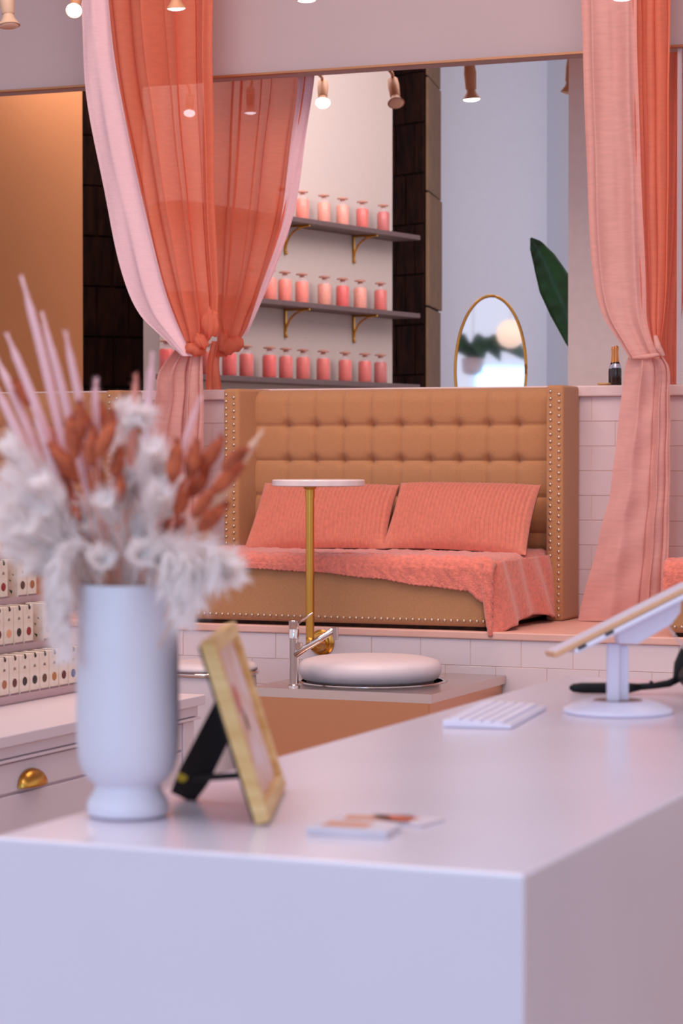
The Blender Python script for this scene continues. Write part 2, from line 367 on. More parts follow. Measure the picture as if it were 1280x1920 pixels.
# =============== CURTAINS ===============
def interp(rows, y):
    if y <= rows[0][0]: return rows[0][1:]
    for i in range(len(rows)-1):
        a, b = rows[i], rows[i+1]
        if y <= b[0]:
            t = (y-a[0])/(b[0]-a[0]); p0 = rows[max(i-1, 0)]; p3 = rows[min(i+2, len(rows)-1)]
            out = []
            for k in range(1, len(a)):
                m1 = (b[k]-p0[k])/max(b[0]-p0[0], 1)*(b[0]-a[0]); m2 = (p3[k]-a[k])/max(p3[0]-a[0], 1)*(b[0]-a[0])
                t2 = t*t; t3 = t2*t
                out.append((2*t3-3*t2+1)*a[k]+(t3-2*t2+t)*m1+(-2*t3+3*t2)*b[k]+(t3-t2)*m2)
            return out
    return rows[-1][1:]
def cloth(name, rows, Y, m, parent, folds, amp, over=.5, nu=110, nv=120, seed=1, ph=0, hem=0, warp=1.0, side=None):
    rnd = random.Random(seed); p2 = [rnd.uniform(0, 6) for _ in range(4)]; y0, y1 = rows[0][0], rows[-1][0]
    def fn(u, v):
        y = y0+(y1-y0)*v; xl, xr_ = interp(rows, y); wpx = xr_-xl
        uu = u**warp; phs = 2*PI*folds*uu+ph+.5*S(3*v+p2[0])+.35*S(7*uu+2*v+p2[1])
        e = min(1, u*8, (1-u)*8)
        du = over/(folds*2*PI)*S(2*phs)*e
        k = amp*(.35+.65*min(1, wpx/180))
        d = k*(S(phs)*e+.35*S(2.3*phs+p2[2]))+.004*S(30*v+9*u+p2[3])
        p = at(xl+wpx*min(max(u+du, 0), 1), y, Y); p.y -= d+amp
        if side: p.y += side(u, v)
        return p
    return obj(name, MB().grid(fn, nu, nv), m, parent, smooth=True)
YC = 9.36
lc = thing('curtain', 'coral sheer curtain tied in a knot, left of the tan loveseat', 'curtain', at(345, 1165, YC), 'tied coral curtains')
up_rows = [(-680, 150, 404), (-120, 196, 404), (0, 206, 404), (150, 226, 405), (330, 262, 408), (480, 296, 412), (560, 318, 414), (610, 338, 410), (645, 352, 396), (668, 352, 388)]
cloth('panel', up_rows, YC, M_curt, lc, 3.3, .035, .55, seed=2, nu=150, nv=170)
ed_rows = [(-680, 90, 152), (-120, 146, 200), (0, 155, 208), (175, 166, 230), (390, 206, 276), (520, 236, 306), (590, 266, 330), (640, 316, 352), (668, 345, 366)]
cloth('lit_edge', ed_rows, YC-.05, M_litedge, lc, .8, .02, .1, seed=4, nu=30, nv=170)  # return edge of the same curtain, its lit look painted paler
tl_rows = [(640, 352, 384), (662, 330, 384), (700, 303, 386), (740, 300, 386), (830, 284, 386), (950, 276, 380), (1060, 270, 388), (1168, 262, 392)]
cloth('tail', tl_rows, YC, M_curtp, lc, 3.2, .03, .7, seed=6, nu=110)
def knot(pts, r, parent, Y, m):
    for s_, rr in pts:
        P = [at(x, y, Y-.07-.02*i % .03) for i, (x, y) in enumerate(s_)]
        n = len(P)*4; Q = []
        for i in range(n):
            t = i/(n-1)*(len(P)-1); k = min(int(t), len(P)-2); f_ = t-k; Q.append(P[k].lerp(P[k+1], f_*f_*(3-2*f_)))
        obj('knot', MB().tube(Q, [rr*(.55+.45*S(PI*i/(n-1))) for i in range(n)], 12), m, parent, smooth=True)
def puff(cx_, cy_, wpx, hpx, Y, parent, m, tilt=0, seed=1):
    c = at(cx_, cy_, Y); k = c.y/F*1.06; mb = MB().ball((0, 0, 0), 1, 36, 24); q_ = Matrix.Rotation(tilt, 3, 'Y')
    for i, v in enumerate(mb.v):
        a = math.atan2(v.z, v.x); w_ = 1+.10*S(6*v.x+4*v.y+seed)+.06*S(13*v.x-3*v.z+seed*2)
        v = Vector((v.x*wpx*k/2*w_, v.y*.032*w_, v.z*hpx*k/2*w_)); mb.v[i] = q_ @ v + c
    obj('knot', mb, m, parent, smooth=True)
puff(366, 655, 40, 26, YC-.06, lc, M_curt, .25, 1); puff(378, 640, 18, 34, YC-.075, lc, M_curt, -.5, 2); puff(395, 606, 34, 58, YC-.05, lc, M_curt, 0, 3)
bc = thing('curtain', 'mirror image of the left coral curtain, right of it behind the ledge', 'curtain', at(480, 735, YW+.32), 'mirrored coral curtains behind the ledge')  # added copy standing in for the curtain's reflection in the wall mirror
b_rows = [(-640, 385, 600), (60, 385, 590), (150, 385, 588), (250, 385, 572), (400, 387, 546), (490, 390, 520), (560, 395, 494), (600, 400, 474), (632, 412, 458), (652, 410, 440), (670, 408, 430)]
cloth('panel', b_rows, YW+.34, M_curt, bc, 3.4, .032, .6, seed=9, nu=140, nv=170)
cloth('lit_edge', [(-640, 565, 602), (60, 556, 592), (150, 560, 590), (250, 548, 576), (400, 530, 552), (500, 502, 520), (560, 484, 494), (632, 460, 462)], YW+.30, M_litedge, bc, 1, .008, .1, seed=3, nu=20)  # reflected return edge, brightness painted in as a paler tone
cloth('tail', [(640, 400, 424), (680, 392, 414), (735, 388, 420), (800, 386, 424), (1200, 380, 430)], YW+.34, M_curt, bc, 2, .02, .5, seed=5, nu=50)
puff(434, 648, 54, 32, YW+.30, bc, M_curt, -.35, 4); puff(420, 640, 26, 44, YW+.31, bc, M_curt, 0, 5)
rc = thing('curtain', 'coral curtain tied at the right, between two tan loveseats', 'curtain', at(1170, 1165, YC), 'tied coral curtains')
cloth('panel', [(-680, 1075, 1196), (-120, 1088, 1196), (0, 1092, 1196), (200, 1099, 1200), (400, 1106, 1208), (500, 1113, 1212), (560, 1122, 1214), (600, 1136, 1216), (640, 1162, 1226), (672, 1182, 1240)], YC-.03, M_curtp, rc, 1.6, .02, .2, seed=12, nu=90)
cloth('fold', [(-680, 1180, 1270), (-120, 1186, 1262), (0, 1186, 1260), (200, 1190, 1258), (400, 1196, 1256), (520, 1202, 1254), (600, 1208, 1248), (645, 1222, 1242), (670, 1226, 1244)], YC, M_curt, rc, 3, .03, .8, seed=13, nu=110)
def tail_side(u, v): return -.12*v*v
cloth('tail', [(665, 1182, 1242), (690, 1174, 1256), (740, 1167, 1258), (850, 1155, 1258), (930, 1145, 1258), (980, 1132, 1257), (1040, 1118, 1256), (1100, 1101, 1254), (1140, 1090, 1252), (1163, 1086, 1250)], YC, M_curtp, rc, 2.2, .022, .35, seed=15, nu=110, warp=2.6)
knot([([(1186, 671), (1212, 669), (1240, 664)], .011), ([(1228, 630), (1234, 652), (1244, 668)], .013)], .02, rc, YC-.03, M_curtp)
rb = thing('curtain', 'strip of the mirrored right coral curtain at the right edge', 'curtain', at(1262, 720, YW+.3), 'mirrored coral curtains behind the ledge')  # added strip in place of the right curtain's mirror reflection
cloth('panel', [(-640, 1250, 1340), (0, 1250, 1330), (83, 1250, 1326), (400, 1250, 1300), (560, 1244, 1285), (640, 1240, 1278), (700, 1246, 1276), (760, 1246, 1276), (1100, 1246, 1276)], YW+.3, M_curt, rb, 3, .03, .8, seed=18, nu=80)
# =============== LOVESEATS ===============
def rbox(mb, a, b): return mb.box(a, b)
XL, XR = -4.465, -2.95; XC = (XL+XR)/2; HT = 1.675
ls = thing('loveseat', 'tan linen loveseat with tufted back and nailhead wings, facing centre', 'sofa', (XC, 9.1, ZP), 'tan tufted loveseats')
bX0, bX1 = -4.40, -3.02; bZ0, bZ1 = .98, HT-.004; yb = 9.43
bz = [bZ1-.154-.148*k for k in range(4)]; bxs = [-4.215+.1295*k for k in range(9)]
def tuft(u, v):
    x = bX0+(bX1-bX0)*u; z = bZ1-(bZ1-bZ0)*v; y = yb
    e = min(z-bZ0, bZ1-z)/.06; ex = min(x-bX0, bX1-x)/.05
    y += .055*(1-math.sqrt(max(0, 1-(1-min(1, max(e, 0)))**2)))+.02*(1-min(1, max(ex, 0)))**2
    sx_ = min(abs(x-b) for b in bxs); sz_ = min(abs(z-b) for b in bz)
    pr = 0
    for b in bxs:
        if abs(x-b) < .1:
            for c in bz:
                r2 = ((x-b)**2+(z-c)**2)/.00045
                if r2 < 8: pr += .020*math.exp(-r2)
    y += .007*math.exp(-(sz_/.008)**2)*(1 if bxs[0]-.2 < x < bxs[-1]+.2 else 0)+.008*math.exp(-(sx_/.007)**2)+pr
    y += .006*math.exp(-((sz_)/.03)**2)-.010
    return (x, y, z)
mb = MB().grid(tuft, 190, 110); 
mb.box((bX0, yb+.055, bZ0), (bX1, 9.53, bZ1-.006))
obj('backrest', mb, M_tan, ls, smooth='auto')
bt0 = None
for b in bxs:
    for c in bz[:3]:
        if bt0 is None:
            bt0 = obj('button', MB().ball((0, 0, 0), .009, 10, 6, (1, .5, 1)), M_tan, ls, smooth=True); bt = bt0
        else: bt = bt0.copy(); COL.objects.link(bt)
        bt.location = Vector((b, yb+.026, c))-ls.location
def wing(xo, xi_f, xi_b):
    pts = [(xo, 9.32), (xi_f, 9.32), (xi_b, 9.50), (xi_b, 9.54), (xo, 9.54)]
    if xo > xi_f: pts = pts[::-1]
    return obj('wing', MB().prism(pts, ZP+.001, HT), M_tan, ls, bevel=.012, bseg=3, smooth='auto')
wL = wing(XL, -4.395, -4.335); wR = wing(XR, -3.022, -3.05)
def nails(name, pts, parent, r=.0078, ax=(0, -1, 0)):
    mb = MB()
    for p in pts: mb.lathe([(r, 0), (r*.85, r*.45), (r*.45, r*.75), (1e-5, r*.85)], p, ax, 8)
    o = obj(name, mb, M_nail, parent, smooth=True); o['kind'] = 'stuff'; o['label'] = 'row of small pale brass nailheads'; return o
for wg, xs in ((wL, (-4.451, -4.415)), (wR, (-3.004, -2.968))):
    for k, x in enumerate(xs): nails('nailhead_trim', [(x, 9.3205, HT-.025-.0288*i-(.012 if k else 0)) for i in range(32)], wg)
SZ = 1.0
obj('seat_base', MB().box((-4.375, YP+.015, ZP+.012), (-3.04, 9.46, SZ-.012)), M_tan, ls, bevel=.03, bseg=4, smooth='auto')
obj('foot_rail', MB().box((-4.35, YP+.03, ZP+.0005), (-3.06, 9.44, ZP+.013)), M_dark, ls)
nails('nailhead_trim', [(-4.345+.0262*i, YP+.0155, ZP+.038) for i in range(50)], ls, .0066)
copy_tree(ls, delta=(2.03, 0, 0), label='tan loveseat corner under pink throw, cut off at the right edge')
copy_tree(ls, delta=(-2.01, 0, 0), label='tan tufted loveseat mostly hidden behind the dried flowers at left')
# throws
def throw(dx, hang, side_len, label, x0=-4.385, x1=-3.03, skirt=None, seed=1):
    rnd = random.Random(seed); Wd = x1-x0; ht = SZ+.002
    g = thing('throw_blanket', label, 'blanket', (x0+dx+Wd/2, 9.0, SZ), 'coral fleece throws')
    R = .035; Yf = YP+.003
    def nz(a, b): return .003*S(13*a+3*b)+.003*S(11*b-9*a+1)+.0015*S(51*a+31*b)+.0012*S(190*a-170*b)
    def side(s):   # (x, z) along top then down the right side; s in metres
        if s <= Wd-R: return x0+s, ht
        t = s-(Wd-R); 
        if t < R*PI/2: a = t/R; return x0+Wd-R+R*S(a), ht-R+R*CO(a)
        return x0+Wd+.02*((t-R*PI/2)/.25), ht-R-(t-R*PI/2)
    def fn(u, v):
        if side_len:
            s = u*(Wd+side_len(v))
        else: s = u*Wd
        x, z = side(s); y = 9.40-(9.40-Yf-R)*v
        n = nz(s*2, y); 
        if z >= ht-.001: return Vector((x+dx, y, z+abs(n)))
        return Vector((x+dx+abs(n)*1.5, y, z))
    mb = MB().grid(fn, 150, 50)
    def fr_(u, v):
        x = x0+(Wd+.012)*u; h = hang(x); s = v*(R*PI/2+h)
        z0 = ht if x < x1-R else ht-R+R*math.sqrt(max(0, 1-((x-(x1-R))/(R+.012))**2))
        if s < R*PI/2: a = s/R; y = Yf+R-R*S(a); z = z0-R+R*CO(a)
        else: y = Yf-.004; z = z0-R-(s-R*PI/2)
        n = nz(x*2, z*2); return Vector((x+dx, y-abs(n)*1.2*(v > .05), z+(abs(n) if v < .1 else 0)+(.0025*S(x*300) if v > .95 else 0)))
    mb.grid(fr_, 150, 26)
    obj('fleece', mb, M_blanket, g, smooth=True, solid=.010)
    if skirt:   # corner flap
        def sk(u, v):
            a = skirt[0](u); b = skirt[1](u); p = Vector(a).lerp(Vector(b), v); p.x += .008*S(u*22+v*3)+.01*v; p.y += -.008*S(u*19); k = max(0, (u-.93)/.07); p.x -= .045*k; p.y -= .010*k; return p
        obj('corner_flap', MB().grid(sk, 50, 30), M_blanket, g, smooth=True, solid=.010)
    return g
def pl_interp(t, pts):
    for a, b in zip(pts, pts[1:]):
        if t <= b[0]: 
            k = (t-a[0])/(b[0]-a[0]); k = k*k*(3-2*k); return a[1]+(b[1]-a[1])*k
    return pts[-1][1]
hg = [(-4.4, .02), (-4.05, .02), (-3.75, .03), (-3.5, .05), (-3.3, .075), (-3.12, .09), (-3.06, .13), (-3.035, .20), (-3.0, .25)]
throw(0, lambda x: pl_interp(x, hg), lambda v: .03+.05*v, 'coral fleece throw spilling over the right corner of the centre loveseat',
      skirt=(lambda u: (-3.016, 9.34-(9.34-YP-.0)*u, .99), lambda u: (-2.995+.012*S(u*9), 9.36-(9.36-YP+.008)*u, ZP+.014+.05*S(PI*min(1, u*1.0))**2*(1-u)-.032*max(0, (u-.86)/.14)**1.5)))
throw(2.03, lambda x: .075, None, 'coral fleece throw on the loveseat at the right edge', seed=4)
throw(-2.01, lambda x: .03, None, 'coral fleece throw on the loveseat behind the dried flowers', seed=7)
# pillows
def pillow(cs, th, label, seed=0, ribs=34, dx=0):
    TL_, TR_, BR_, BL_ = [Vector(c)+Vector((dx, 0, 0)) for c in cs]; cen = (TL_+TR_+BR_+BL_)/4
    nn = (TR_-TL_).cross(BL_-TL_).normalized(); nn = nn if nn.y < 0 else -nn
    t = thing('throw_pillow', label, 'pillow', (cen.x, cen.y, min(BR_.z, BL_.z)), 'ribbed coral pillows'); rnd = random.Random(seed); f1 = rnd.uniform(0, 6)
    def side(sg):
        def fn(u, v):
            a, b = u*2-1, v*2-1; e = (1-abs(a)**2.6)*(1-abs(b)**2.6); h = max(e, 0)**.5*th/2
            pu, pv = u+.5*0, v
            pin = .035*(1-abs(a))*0
            uu = .5+a/2*(1-.03*(1-b*b)); vv = .5+b/2*(1-.06*(1-a*a))
            p = TL_.lerp(TR_, uu).lerp(BL_.lerp(BR_, uu), vv)
            w = .006*S(ribs*2*PI*u+.8*S(4*v+f1))*min(1, e*6)+.012*S(5*a+3*b+f1)*e*math.exp(-((b-.6)/.4)**2)
            return p+nn*sg*(h+w+.003)
        return fn
    mb = MB().grid(side(1), 170, 40).grid(side(-1), 60, 20, True); n0 = 171*41
    return obj('cover', mb, M_pillow, t, smooth=True)
def P3(px, py, Y, dz=0): p = at(px, py, Y); return (p.x, p.y, p.z)
pillow([P3(497, 906, 9.35), P3(748, 910, 9.35), P3(722, 1030, 9.10), P3(456, 1035, 9.10)], .13, 'left ribbed coral pillow, behind the marble side table', 1)
pillow([P3(752, 906, 9.36), P3(1014, 910, 9.33), P3(986, 1042, 9.05), P3(716, 1029, 9.10)], .14, 'right ribbed coral pillow on the centre loveseat', 2)
pillow([P3(497, 906, 9.35), P3(748, 910, 9.35), P3(722, 1030, 9.10), P3(456, 1035, 9.10)], .13, 'ribbed coral pillow on the loveseat behind the dried flowers', 3, dx=-1.93)
# =============== BASIN, FAUCET, CUSHION, SIDE TABLE ===============
BZ = .561; bx0, bx1, by0, by1 = -3.66, -2.965, 7.86, YP-.004
bs = thing('pedicure_basin', 'stainless steel pedicure basin against the tiled platform', 'basin', ((bx0+bx1)/2, (by0+by1)/2, 0))
obj('apron', MB().box((bx0+.012, by0+.012, .0), (bx1-.012, by1, BZ-.02)), M_steelrefl, bs, bevel=.004)
cxb, cyb = at(690, 1272, 8.22).x, (by0+by1)/2
def rimfn():
    mb = MB(); n = 48; out = []; inn = []; inn2 = []
    for k in range(n):
        a = 2*PI*k/n; c, s_ = CO(a), S(a); m_ = max(abs(c), abs(s_))
        ox = (bx0+bx1)/2+c/m_*(bx1-bx0)/2; oy = cyb+s_/m_*(by1-by0)/2
        out.append((ox, oy)); inn.append((cxb+.25*c, cyb+.25*s_)); inn2.append((cxb+.21*c, cyb+.21*s_))
    V = [(x, y, BZ-.032) for x, y in out]+[(x, y, BZ) for x, y in out]+[(x, y, BZ) for x, y in inn]+[(x, y, BZ-.16) for x, y in inn2]
    Fc = []
    for k in range(n):
        j = (k+1) % n; Fc += [(k, j, n+j, n+k), (n+k, n+j, 2*n+j, 2*n+k), (2*n+k, 2*n+j, 3*n+j, 3*n+k)]
    Fc.append(tuple(range(3*n, 4*n))); mb.add(V, Fc); return mb
obj('rim', rimfn(), M_steel, bs, smooth='auto')
obj('overflow_ring', MB().lathe([(.262, 0), (.270, .005), (.280, 0)], (cxb, cyb, BZ+.0005), seg=48), M_chrome, bs, smooth=True)
# cushion
cc = at(690, 1272, 8.2); 
cu = thing('footrest_cushion', 'round white puffy cushion resting on the steel basin rim', 'cushion', (cc.x, 8.22, BZ))
cr_ = .262
mb = MB(); prof = [(1e-4, .0), (.18, .0), (.235, .001), (.252, .010), (.262, .034), (.259, .058), (.244, .074), (.21, .083), (.12, .088), (1e-4, .089)]
mb.lathe(prof, (cc.x, 8.22, BZ+.006), seg=64)
for i, v in enumerate(mb.v):
    a = math.atan2(v.y-8.22, v.x-cc.x); r = math.hypot(v.x-cc.x, v.y-8.22)
    if r > .2: k = 1+.007*S(17*a)+.006*S(41*a+2*S(5*a)); v.x = cc.x+(v.x-cc.x)*k; v.y = 8.22+(v.y-8.22)*k
obj('cushion_body', mb, M_cush, cu, smooth=True)
obj('cushion_base', MB().lathe([(.235, 0), (.235, .0075)], (cc.x, 8.22, BZ), seg=40), M_hole, cu)
# faucet
fc = atz(551, 1288, BZ); fx, fy = fc.x, fc.y
ft = thing('basin_faucet', 'chrome mixer faucet with angled spout on the basin rim', 'faucet', (fx, fy, BZ))
hz1 = at(551, 1163, fy).z-BZ
obj('body', MB().lathe([(.022, 0), (.022, .006), (.0165, .010), (.0165, hz1*.72), (.0185, hz1*.725), (.0185, hz1-.035), (.0175, hz1-.033), (.0175, hz1-.03), (.0185, hz1-.028), (.0185, hz1-.002), (.016, hz1)], (fx, fy, BZ), seg=28), M_chrome, ft, smooth='auto')
s0 = at(553, 1228, fy-.005); s1 = at(626, 1181, fy+.01)
obj('spout', MB().tube([s0, s0.lerp(s1, .5), s1], [.0125, .012, .0115], 16), M_chrome, ft, smooth=True)
s2 = at(628, 1176, fy+.01); s3 = at(629, 1200, fy+.01)
obj('spout_tip', MB().tube([s2, s3], [.0125, .011], 16), M_chrome, ft, smooth='auto')
obj('lever', MB().tube([at(560, 1168, fy), at(586, 1149, fy)], [.0035, .003], 8), M_chrome, ft, smooth=True)
obj('side_valve', MB().lathe([(.014, 0), (.014, .02), (.01, .03)], at(560, 1205, fy)-Vector((0, 0, 0)), (0, 0, -1), 16), M_chrome, ft, smooth='auto')
# side table on flange
YT = 8.50
tp = at(597, 904, YT)
tb = thing('swivel_side_table', 'round white marble side table on a slim brass pole', 'table', (tp.x, YT, ZP))
obj('table_top', MB().lathe([(.172, 0), (.178, .004), (.178, .022), (.174, .026)], (tp.x, YT, tp.z-.016), seg=64), M_marble, tb, smooth='auto')
pb = at(581, 1200, YT); px_ = at(581, 1000, YT).x
zt_ = tp.z-.016
obj('pole', MB().lathe([(.0165, 0), (.0165, zt_-pb.z-.03)], (px_, YT, pb.z), seg=24), M_brass, tb, smooth='auto')
obj('collar', MB().lathe([(.0185, -.045), (.0185, -.012), (.024, -.010), (.026, 0)], (px_, YT, zt_), seg=24), M_brass, tb, smooth='auto')
fl = at(604, 1204, YP)
el = MB().tube([(px_, YT, pb.z+.01), (px_, YT, pb.z-.015), (px_+.01, YT+.02, pb.z-.03), (px_+.02, YT+.06, pb.z-.03), (fl.x, YP-.01, fl.z)], .017, 14)
obj('elbow', el, M_brass, tb, smooth=True)
fm = MB()
fm.lathe([(.052, .0), (.052, .006), (.046, .012), (.036, .014), (.034, .022), (.026, .024), (.024, .034), (.019, .036)], (fl.x, YP, fl.z), (0, -1, 0), 40)
obj('wall_flange', fm, M_brass, tb, smooth='auto')
# =============== WHITE STOOL at left of basin ===============
sc_ = atz(395, 1252, .585)
sx, sy = sc_.x, sc_.y
st = thing('round_stool', 'round white stool with a chrome band, behind the picture frame', 'stool', (sx, sy, 0))
obj('seat', MB().lathe([(1e-4, .03), (.12, .03), (.165, .024), (.178, .012), (.178, .0)], (sx, sy, .58), seg=56), M_cush, st, smooth=True)
obj('chrome_band', MB().lathe([(.17, 0), (.183, .002), (.186, .009), (.183, .016), (.17, .018)], (sx, sy, .562), seg=56), M_chrome, st, smooth=True)
obj('drum', MB().lathe([(.11, 0), (.13, .02), (.15, .25), (.168, .46), (.175, .52), (.172, .562)], (sx, sy, .0), seg=56), M_cush, st, smooth='auto')
# =============== CABINET WITH POLISH CARTONS ===============
CX = -2.55; CY1 = 5.224; CT = .82
cb = thing('drawer_cabinet', 'white drawer cabinet with stepped cornice under the polish display', 'cabinet', (CX-.25, 4.2, 0))
obj('carcass', MB().box((CX-.50, 3.0, 0), (CX-.03, CY1-.03, CT-.06)), M_cab, cb)
obj('worktop', MB().box((CX-.52, 2.98, CT-.024), (CX, CY1, CT)), M_cab, cb, bevel=.002)
obj('cornice', MB().box((CX-.51, 2.99, CT-.05), (CX-.014, CY1-.012, CT-.025)), M_cab, cb, bevel=.003)
obj('cornice', MB().box((CX-.505, 2.99, CT-.058), (CX-.008, CY1-.008, CT-.052)), M_cab, cb, bevel=.001)
dr0 = None
for r_, (za, zb_) in enumerate(((CT-.124, CT-.063), (CT-.33, CT-.130), (CT-.55, CT-.336), (.06, CT-.556))):
    for (ya, yb_) in ((3.02, 3.73), (3.74, CY1-.09)):
        d = obj('drawer', MB().box((CX-.031, ya, za), (CX-.019, yb_, zb_)), M_cab, cb, bevel=.002)
        if r_ == 0:
            yc = 4.42 if ya == 3.74 else 3.37
            cp = MB()
            def cupf(u, v):
                a = PI*u; b = PI/2*v; return (CX-.019+.028*S(b)*S(a)**.5 if S(a) > 0 else CX-.019, yc-.048*CO(a), CT-.128+.034*CO(b)*S(a)+.002)
            cp.grid(lambda u, v: (CX-.0185+.027*S(PI/2*v)*max(S(PI*u), 0)**.6, yc-.05*CO(PI*u), CT-.118+.036*CO(PI/2*v)*max(S(PI*u), 0)**.8), 24, 10)
            h = obj('cup_handle', cp, M_brass, d, smooth=True, solid=.002); h['label'] = 'brass cup pull'
obj('end_pilaster', MB().box((CX-.03, CY1-.085, 0), (CX-.016, CY1-.03, CT-.06)), M_cab, cb, bevel=.002)
# riser
tiers = [(-2.865, .835), (-2.935, .941), (-3.005, 1.045), (-3.075, 1.149)]
rs = thing('display_riser', 'stepped clear acrylic riser on the white cabinet', 'display stand', (-2.99, 4.6, CT))
for k, (x_, z_) in enumerate(tiers):
    obj('riser_step', MB().box((x_-.066 if k < 3 else x_-.08, 3.9, CT+.0005 if k == 0 else z_-.006), (x_+.003, CY1-.01, z_-.0005)), M_acr, rs, bevel=.001)
    if k: obj('riser_back', MB().box((x_-.001, 3.9, tiers[k-1][1]), (x_+.003, CY1-.01, z_-.006)), M_acr, rs)
    obj('riser_lip', MB().box((x_+.003, 3.9, z_-.010), (x_+.006, CY1-.01, z_+.006)), M_acr, rs)
obj('riser_support', MB().box((-3.15, 3.9, CT+.0005), (-3.12, CY1-.02, 1.14)), M_acr, rs)
WC = {'black': (30, 26, 30), 'dark brown': (88, 58, 40), 'amber': (176, 112, 60), 'wine': (90, 22, 30), 'blue grey': (110, 120, 160), 'green': (28, 84, 66), 'tan': (170, 104, 70), 'crimson': (150, 26, 34), 'peach': (230, 160, 120), 'coral': (206, 66, 56)}
WM = {k: mat('window_'+k.replace(' ', '_'), v, .25) for k, v in WC.items()}
def make_carton():
    t = thing('polish_carton', 'x', 'box', (0, 0, 0), 'nail polish cartons on the riser')
    wy, hh, dp = .0435, .096, .05
    obj('carton', MB().box((-dp, -wy/2, 0), (0, wy/2, hh)), M_carton, t, bevel=.0015, bseg=1)
    win = MB().lathe([(.0102, 0), (.0102, .0008), (.008, .0012)], (.0001, 0, .033), (1, 0, 0), 20); wo = obj('round_window', win, WM['black'], t)
    obj('base_band', MB().box((-.002, -wy/2+.002, .0015), (.0006, wy/2-.002, .0095)), M_band, t)
    sw = MB(); sw.box((-dp+.004, -.002, hh), (-.002, .0035, hh+.0009)); sw.lathe([(.0045, 0), (.0045, .0008)], (.0001, .003, hh-.007), (1, 0, 0), 12); sw.box((-.001, -.0015, hh-.008), (.0008, .0035, hh+.0009))
    obj('swirl_mark', sw, M_ink, t)
    mo = MB()
    for a in range(5): mo.tube([(.0004, 0, .064), (.0004, .006*CO(a*PI/4), .064+.006*S(a*PI/4))], .0007, 4)
    obj('leaf_motif', mo, M_hole, t)
    tr = MB()
    for (x, z, s_) in ((-.012, .060, .005), (-.020, .046, .006), (-.032, .066, .004), (-.016, .020, .010), (-.036, .034, .005)):
        tr.add([(x, -wy/2-.0003, z), (x-s_, -wy/2-.0003, z+s_*.3), (x-s_*.2, -wy/2-.0003, z-s_*.8)], [(0, 1, 2)])
    obj('triangle_print', tr, M_green, t)
    return t
ca0 = make_carton(); first = True; wmesh = {}
wseq = [['green', 'blue grey', 'wine', 'amber', 'dark brown', 'black', 'black', 'wine', 'tan', 'black'],
        ['tan', 'tan', 'crimson', 'black', 'peach', 'wine', 'black', 'tan', 'wine'],
        ['tan', 'dark brown', 'crimson', 'coral', 'tan', 'wine', 'black', 'amber'],
        ['wine', 'amber', 'black', 'coral', 'tan', 'black', 'crimson', 'wine']]
tn = ['lowest', 'second lowest', 'second highest', 'highest']
for k, (x_, z_) in enumerate(tiers):
    y = 5.185
    for i, cname in enumerate(wseq[k]):
        if (k, i) in ((1, 2), (2, 2)): y -= .045
        o = ca0 if first else copy_tree(ca0); first = False
        o.location = (x_, y, z_); o['label'] = 'cream polish carton with %s window, %s on the %s tier' % (cname, ORD[i], tn[k])
        if random.random() < .3: o.rotation_euler[2] = random.uniform(-.05, .05)
        for ch in kids(o):
            if ch.name.startswith('round_window'):
                if cname not in wmesh:
                    me = ch.data.copy(); me.materials[0] = WM[cname]; wmesh[cname] = me
                ch.data = wmesh[cname]
        y -= .0462
# =============== COUNTER ===============
K0 = atz(983, 1640, 1.0); Kl = K0.x-.585
tag(obj('reception_counter', MB().box((Kl, K0.y, 0), (K0.x, K0.y+1.98, 1.0)), M_white, bevel=.004, bseg=3), 'glossy white block reception counter filling the foreground', 'counter')
KX = K0.x
# ---- vase ----
vp = atz(240, 1530, 1.0); vx, vy = vp.x, vp.y
va = thing('footed_vase', 'tall white footed vase holding dried flowers', 'vase', (vx, vy, 1.0))
vh = .2565
prof = [(1e-4, .001), (.040, .001), (.0445, .004), (.0455, .010), (.044, .018), (.039, .026), (.036, .032), (.0365, .036), (.043, .041), (.050, .050), (.0545, .064), (.0565, .085), (.0568, .12), (.056, .18), (.0545, vh-.003), (.0535, vh), (.0518, vh-.002), (.052, .18), (.052, .07), (.03, .05), (1e-4, .048)]
obj('vase_body', MB().lathe(prof, (vx, vy, 1.0), seg=72), M_vase, va, smooth='auto')
# ---- bouquet ----
RB = random.Random(11); mouth = Vector((vx, vy, 1.0+vh-.01))
def bq(px, py, dy=0): return at(px, py, vy+dy)
def bez(a, b, c, n): return [a*(1-t)**2+b*2*t*(1-t)+c*t*t for t in [i/(n-1) for i in range(n)]]
def base_pt():
    a = RB.uniform(0, 6.28); r = RB.uniform(0, .035); return Vector((vx+r*CO(a), vy+r*S(a), 1.0+vh-.12))
def fuzz(mb, path, rads, n, ln, wd):
    m_ = len(path)
    for _ in range(n):
        t = RB.random()*(m_-1); i = min(int(t), m_-2); p = path[i].lerp(path[i+1], t-i); tg = (path[i+1]-path[i]).normalized()
        r = rads[min(int(t+.5), m_-1)]; d = Vector((RB.gauss(0, 1), RB.gauss(0, 1), RB.gauss(0, 1))).normalized(); d = (d-tg*d.dot(tg)).normalized()
        L_ = ln*RB.uniform(.6, 1.3); s_ = tg.cross(d)*wd; e = p+d*(r*.6+L_*.6)+tg*L_*.8; m0 = p+d*r*.5
        mb.add([m0-s_, m0+s_, e], [(0, 1, 2)])
